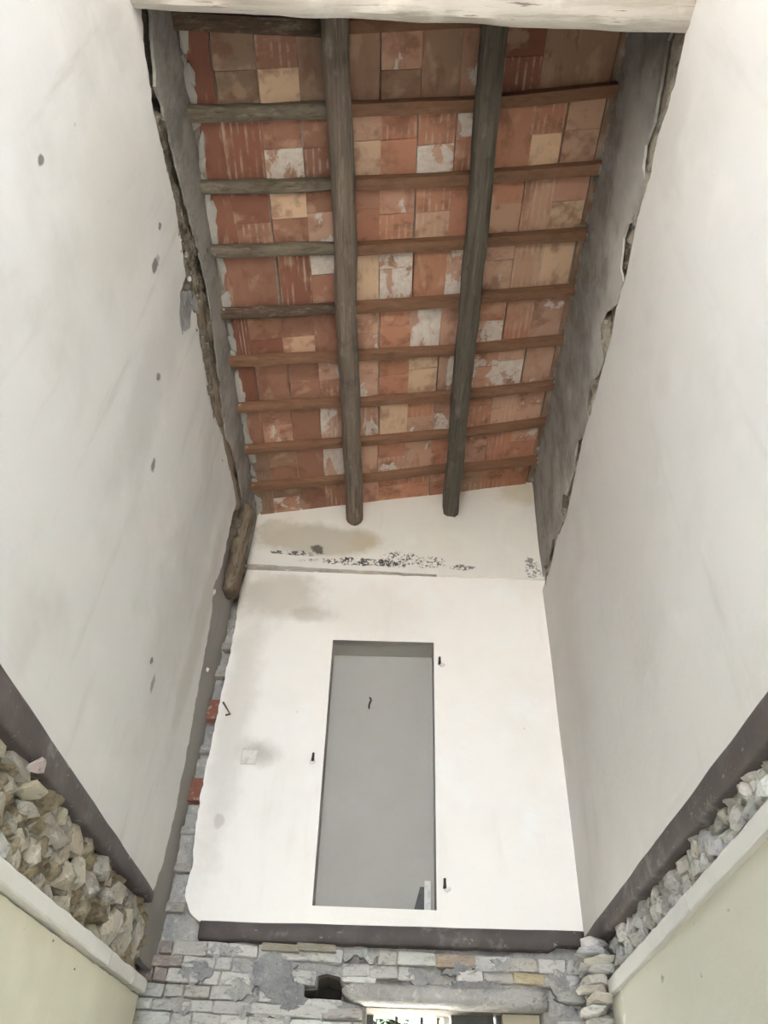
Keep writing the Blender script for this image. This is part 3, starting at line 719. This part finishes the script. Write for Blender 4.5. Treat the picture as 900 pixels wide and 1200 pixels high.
# slivers of plaster curling off the left wall
for px, py, a, b in ((266, 628, .03, .12), (251, 694, .03, .07), (243, 785, .025, .05), (222, 327, .05, .05), (210, 281, .025, .05), (176, 152, .02, .05), (229, 815, .04, .07)):
    p = un(px, py, 'x', XL-.012)
    lump(wall_left, (p, (.03, a, b), (.2, .1, .2)), M_LIME, 'plaster_flake', px)
# grey cement patch on the left plaster
lo = [(u, v) for u, v in tr([(212, 342), (224, 340), (233, 352), (234, 368), (226, 362), (222, 384), (214, 392), (211, 370)], 'x', XL)]
plate('cement_patch', 'x', XL-.005, 1, jag(lo, .008, .03, 4, True), M_GREYMORTAR, wall_left, .05, .04, rough(9, .012, 3))
# pocks in the plaster where lumps stick out
for px, py in ((186, 265), (185, 441), (176, 775)):
    p = un(px, py, 'x', XL); lump(wall_left, ((XL+.004, p.y, p.z), (.025, .035, .055), (.3, 0, .2)), M_GREYMORTAR, seed=px)

# dark masonry stop at the end of the right attic joint
p = un(644, 668, 'x', 1.345)
piece('stone', STONES[4], wall_right, (1.345, 5.52, 5.93), (.06, .14, .12), (0, 0, 0), (.16, .15, .13))

# ------------------------------------------------------------------ lintel and opening below
vs = []; fs = []; n = 26; ring = 14
for i in range(n+1):
    t = i/n; x = -.26+1.32*t; e = 1-.75*max(0, (.06-t)/.06)**2
    for j in range(ring):
        a = math.tau*(j+.5)/ring; q = (abs(math.cos(a))**5+abs(math.sin(a))**5)**(-.2)
        r = 1+.10*fbm(math.cos(a)*2, math.sin(a)*2, x*5)
        vs.append((x, 5.80+math.cos(a)*q*.10*r, 2.665+.012*t+math.sin(a)*q*.058*r*e))
for i in range(n):
    for j in range(ring): fs.append((i*ring+j, i*ring+(j+1) % ring, (i+1)*ring+(j+1) % ring, (i+1)*ring+j))
fs.append(tuple(range(ring))); fs.append(tuple(range(n*ring, (n+1)*ring)))
me = mesh('lintel', vs, fs, True)
bm = bmesh.new(); bm.from_mesh(me); bmesh.ops.recalc_face_normals(bm, faces=bm.faces); bm.to_mesh(me); bm.free()
link('lintel', me, M_CONCRETE, wall_back)
# backing of the hole left by missing bricks, coloured near-black for its shade
link('hole_back', box_mesh('hole_back', -.64, -.2, 6.16, 6.20, 2.55, 2.85), plain('dark_cavity_shade', (.05, .045, .04), .95), wall_back)

win = tag(empty('window_1', (.16, 6.14, .9)), 'barred ground floor window under the lintel', kind='structure')
def wpart(name, x0, x1, y0, y1, z0, z1, mat, par=win):
    o = link(name, box_mesh(name, x0, x1, y0, y1, z0, z1), mat, par); o.matrix_parent_inverse = Matrix.Translation(-Vector(win.location)); return o
wpart('window_frame', -.10, -.055, 6.08, 6.16, .9, 2.66, M_SHUTTER)
wpart('window_frame', .415, .455, 6.08, 6.16, .9, 2.66, M_WHITEPAINT)
for x in (.10, .27, .38): wpart('iron_bar', x-.009, x+.009, 6.115, 6.133, .9, 2.68, M_IRON)
sh = tag(empty('shutter', (.46, 6.0, .92)), 'dark grey shutter leaf standing in the lower opening', 'shutter')
def spart(name, *a):
    o = link(name, box_mesh(name, *a), M_SHUTTER, sh); o.matrix_parent_inverse = Matrix.Translation(-Vector(sh.location)); return o
spart('stile', .46, .50, 6.0, 6.04, .92, 2.7); spart('stile', .70, .74, 6.0, 6.04, .92, 2.7); spart('panel', .50, .70, 6.012, 6.028, .92, 2.7); spart('edge_board', .755, .785, 5.98, 6.06, .92, 2.7)
wpart('reveal_plaster', .79, 1.03, 5.93, 6.19, .9, 2.66, plaster('beige_reveal', base=(.58, .52, .40)))
portal('daylight_portal', -.05, .42, 1.0, 2.6, 6.25, -1)

# ------------------------------------------------------------------ hinge pins, hook, nail, offcut
def hinge(px, py, side, label):
    p = un(px, py, 'y', YB); t = empty('hinge_pin', (p.x, YB-.004, p.z)); tag(t, label, 'hinge', 'iron hinge pins beside the niche')
    bm = bmesh.new(); bmesh.ops.create_cone(bm, cap_ends=True, segments=8, radius1=.011, radius2=.009, depth=.05, matrix=Matrix.Translation((0, -.022, .010)))
    me = bpy.data.meshes.new('pin'); bm.to_mesh(me); bm.free(); link('pin', me, M_IRON, t)
    link('bracket', box_mesh('bracket', -.011, .011, -.03, .02, -.026, -.008), M_IRON, t)
    me = hull('plaster_lump', 18, 2.5, px); me.materials.append(M_LIME); o = link('plaster_lump', me, None, t); o.scale = (.06, .03, .045); o.location = (.02*side, 0, -.03)
hinge(515, 776, 1, 'rusty hinge pin at the upper right of the grey niche')
hinge(521, 1037, 1, 'rusty hinge pin at the lower right of the grey niche')
hinge(367, 889, -.3, 'rusty hinge pin left of the grey niche')
def rod(name, pts, r, mat, parent=None, loc=(0, 0, 0)):
    cu = bpy.data.curves.new(name, 'CURVE'); cu.dimensions = '3D'; cu.bevel_depth = r; cu.bevel_resolution = 2
    sp = cu.splines.new('POLY'); sp.points.add(len(pts)-1)
    for q, p in zip(sp.points, pts): q.co = (*p, 1)
    tmp = bpy.data.objects.new(name, cu); me = bpy.data.meshes.new_from_object(tmp); bpy.data.objects.remove(tmp); bpy.data.curves.remove(cu)
    me.materials.clear(); o = link(name, me, mat, parent); o.location = loc; return o
p = un(433, 825, 'y', 5.945)
o = rod('hook', [(0, 0, .055), (0, -.02, .05), (.012, -.03, .03), (.01, -.035, .01), (0, -.03, -.01), (-.004, -.025, -.035), (.0, -.01, -.05)], .006, M_IRON, None, (p.x, 5.945, p.z))
tag(o, 'small dark iron hook on the back of the grey niche', 'hook')
p = un(262, 824, 'y', YB); q = un(270, 838, 'y', YB)
o = rod('nail', [(0, .04, .0), (.0, -.01, 0), (q.x-p.x, -.02, q.z-p.z), (q.x-p.x-.035, -.02, q.z-p.z-.012)], .008, plain('brown_rust', (.20, .14, .10), .8), None, (p.x, YB, p.z))
tag(o, 'bent rusty iron cramp sticking out of exposed brick at left', 'cramp')
# chased-in socket outline on the back wall
p = un(292, 887, 'y', YB)
bm = bmesh.new()
for a, b, c, d in ((-.06, .06, .055, .062), (-.06, .06, -.062, -.055), (-.062, -.055, -.06, .06), (.055, .062, -.06, .06)):
    r = bmesh.ops.create_cube(bm, size=1); bmesh.ops.scale(bm, vec=(b-a, .008, d-c), verts=r['verts']); bmesh.ops.translate(bm, vec=((a+b)/2, 0, (c+d)/2), verts=r['verts'])
me = bpy.data.meshes.new('socket_frame'); bm.to_mesh(me); bm.free()
sk = tag(empty('wall_socket_box', (p.x, YB-.003, p.z)), 'plastered over socket box outline on the stained back wall', 'socket box')
link('socket_frame', me, plain('dirty_plaster_edge', (.58, .54, .48), .9), sk)
link('cover', box_mesh('cover', -.055, .055, -.001, .003, -.055, .055), plain('cover_plaster', (.70, .66, .60), .9), sk)
# offcut leaning in the lower right corner of the niche
p = un(499, 1066, 'y', 5.80)
t = tag(empty('wooden_offcut', (.265, 5.78, 3.166)), 'small white painted wooden offcut standing in the niche corner', 'offcut')
link('board', box_mesh('board', 0, .045, 0, .03, 0, .21), M_WHITEPAINT, t)
link('shadow_wedge', mesh('shadow_wedge', [(-.075, .005, 0), (0, .005, 0), (0, .005, .17), (-.03, .005, .17), (-.075, .028, 0), (0, .028, 0), (0, .028, .17), (-.03, .028, .17)], [(0, 1, 2, 3), (7, 6, 5, 4), (0, 4, 5, 1), (1, 5, 6, 2), (2, 6, 7, 3), (3, 7, 4, 0)]), M_SHUTTER, t)  # dark wedge shaped and coloured as the shadow beside the board

# ------------------------------------------------------------------ glimpse of the garden through the barred window
t = tag(empty('neighbour_house', (1.2, 17, -.12)), 'pale yellow house glimpsed through the barred window', 'house')
def hpart(name, me, mat):
    return link(name, me, mat, t)
hpart('wall', box_mesh('wall', -3.0, 3.4, 0, 5, 0, 5.6), M_HOUSE)
r_ = hpart('roof', mesh('roof', [(-3.3, -.4, 5.6), (3.7, -.4, 5.6), (3.7, 5.4, 5.6), (-3.3, 5.4, 5.6), (-3.3, 2.5, 7), (3.7, 2.5, 7)], [(0, 1, 5, 4), (2, 3, 4, 5), (0, 4, 3), (1, 2, 5), (3, 2, 1, 0)]), M_ROOFTOP)
for x in (-2.2, -.6, 1.0, 2.5):
    for z in (1.0, 3.6): hpart('window', box_mesh('window', x-.4, x+.4, -.04, .05, z, z+1.3), M_GLASS)
def shrub(loc, rx, h, n, label):
    s = tag(empty('shrub', loc), label, 'shrub', 'garden shrubs behind the house')
    vs = []; fs = []
    for i in range(n):
        a = R(0, math.tau); k = R(.2, 1); z = R(.12, 1); rr_ = rx*math.sin(math.pi*min(1, z*.85+.1))**.6*k**.5
        c = Vector((rr_*math.cos(a), rr_*math.sin(a), z*h)); u = Vector((R(-1, 1), R(-1, 1), R(-1, 1))).normalized(); v = u.orthogonal().normalized(); L = R(.06, .12)
        b = len(vs); vs += [c-u*L, c+v*L*.45, c+u*L, c-v*L*.45]; fs.append((b, b+1, b+2, b+3))
    f = link('foliage', mesh('foliage', vs, fs), M_LEAF, s); f['kind'] = 'stuff'
    st = timber('stem', (0, 0, 0), (0, 0, h*.8), .07, .07, M_POST, .9, 4, 6, .02, parent=s)
shrub((.03, 9.0, -.12), .42, 3.3, 2600, 'dark leafy shrub just behind the left iron bars of the window')
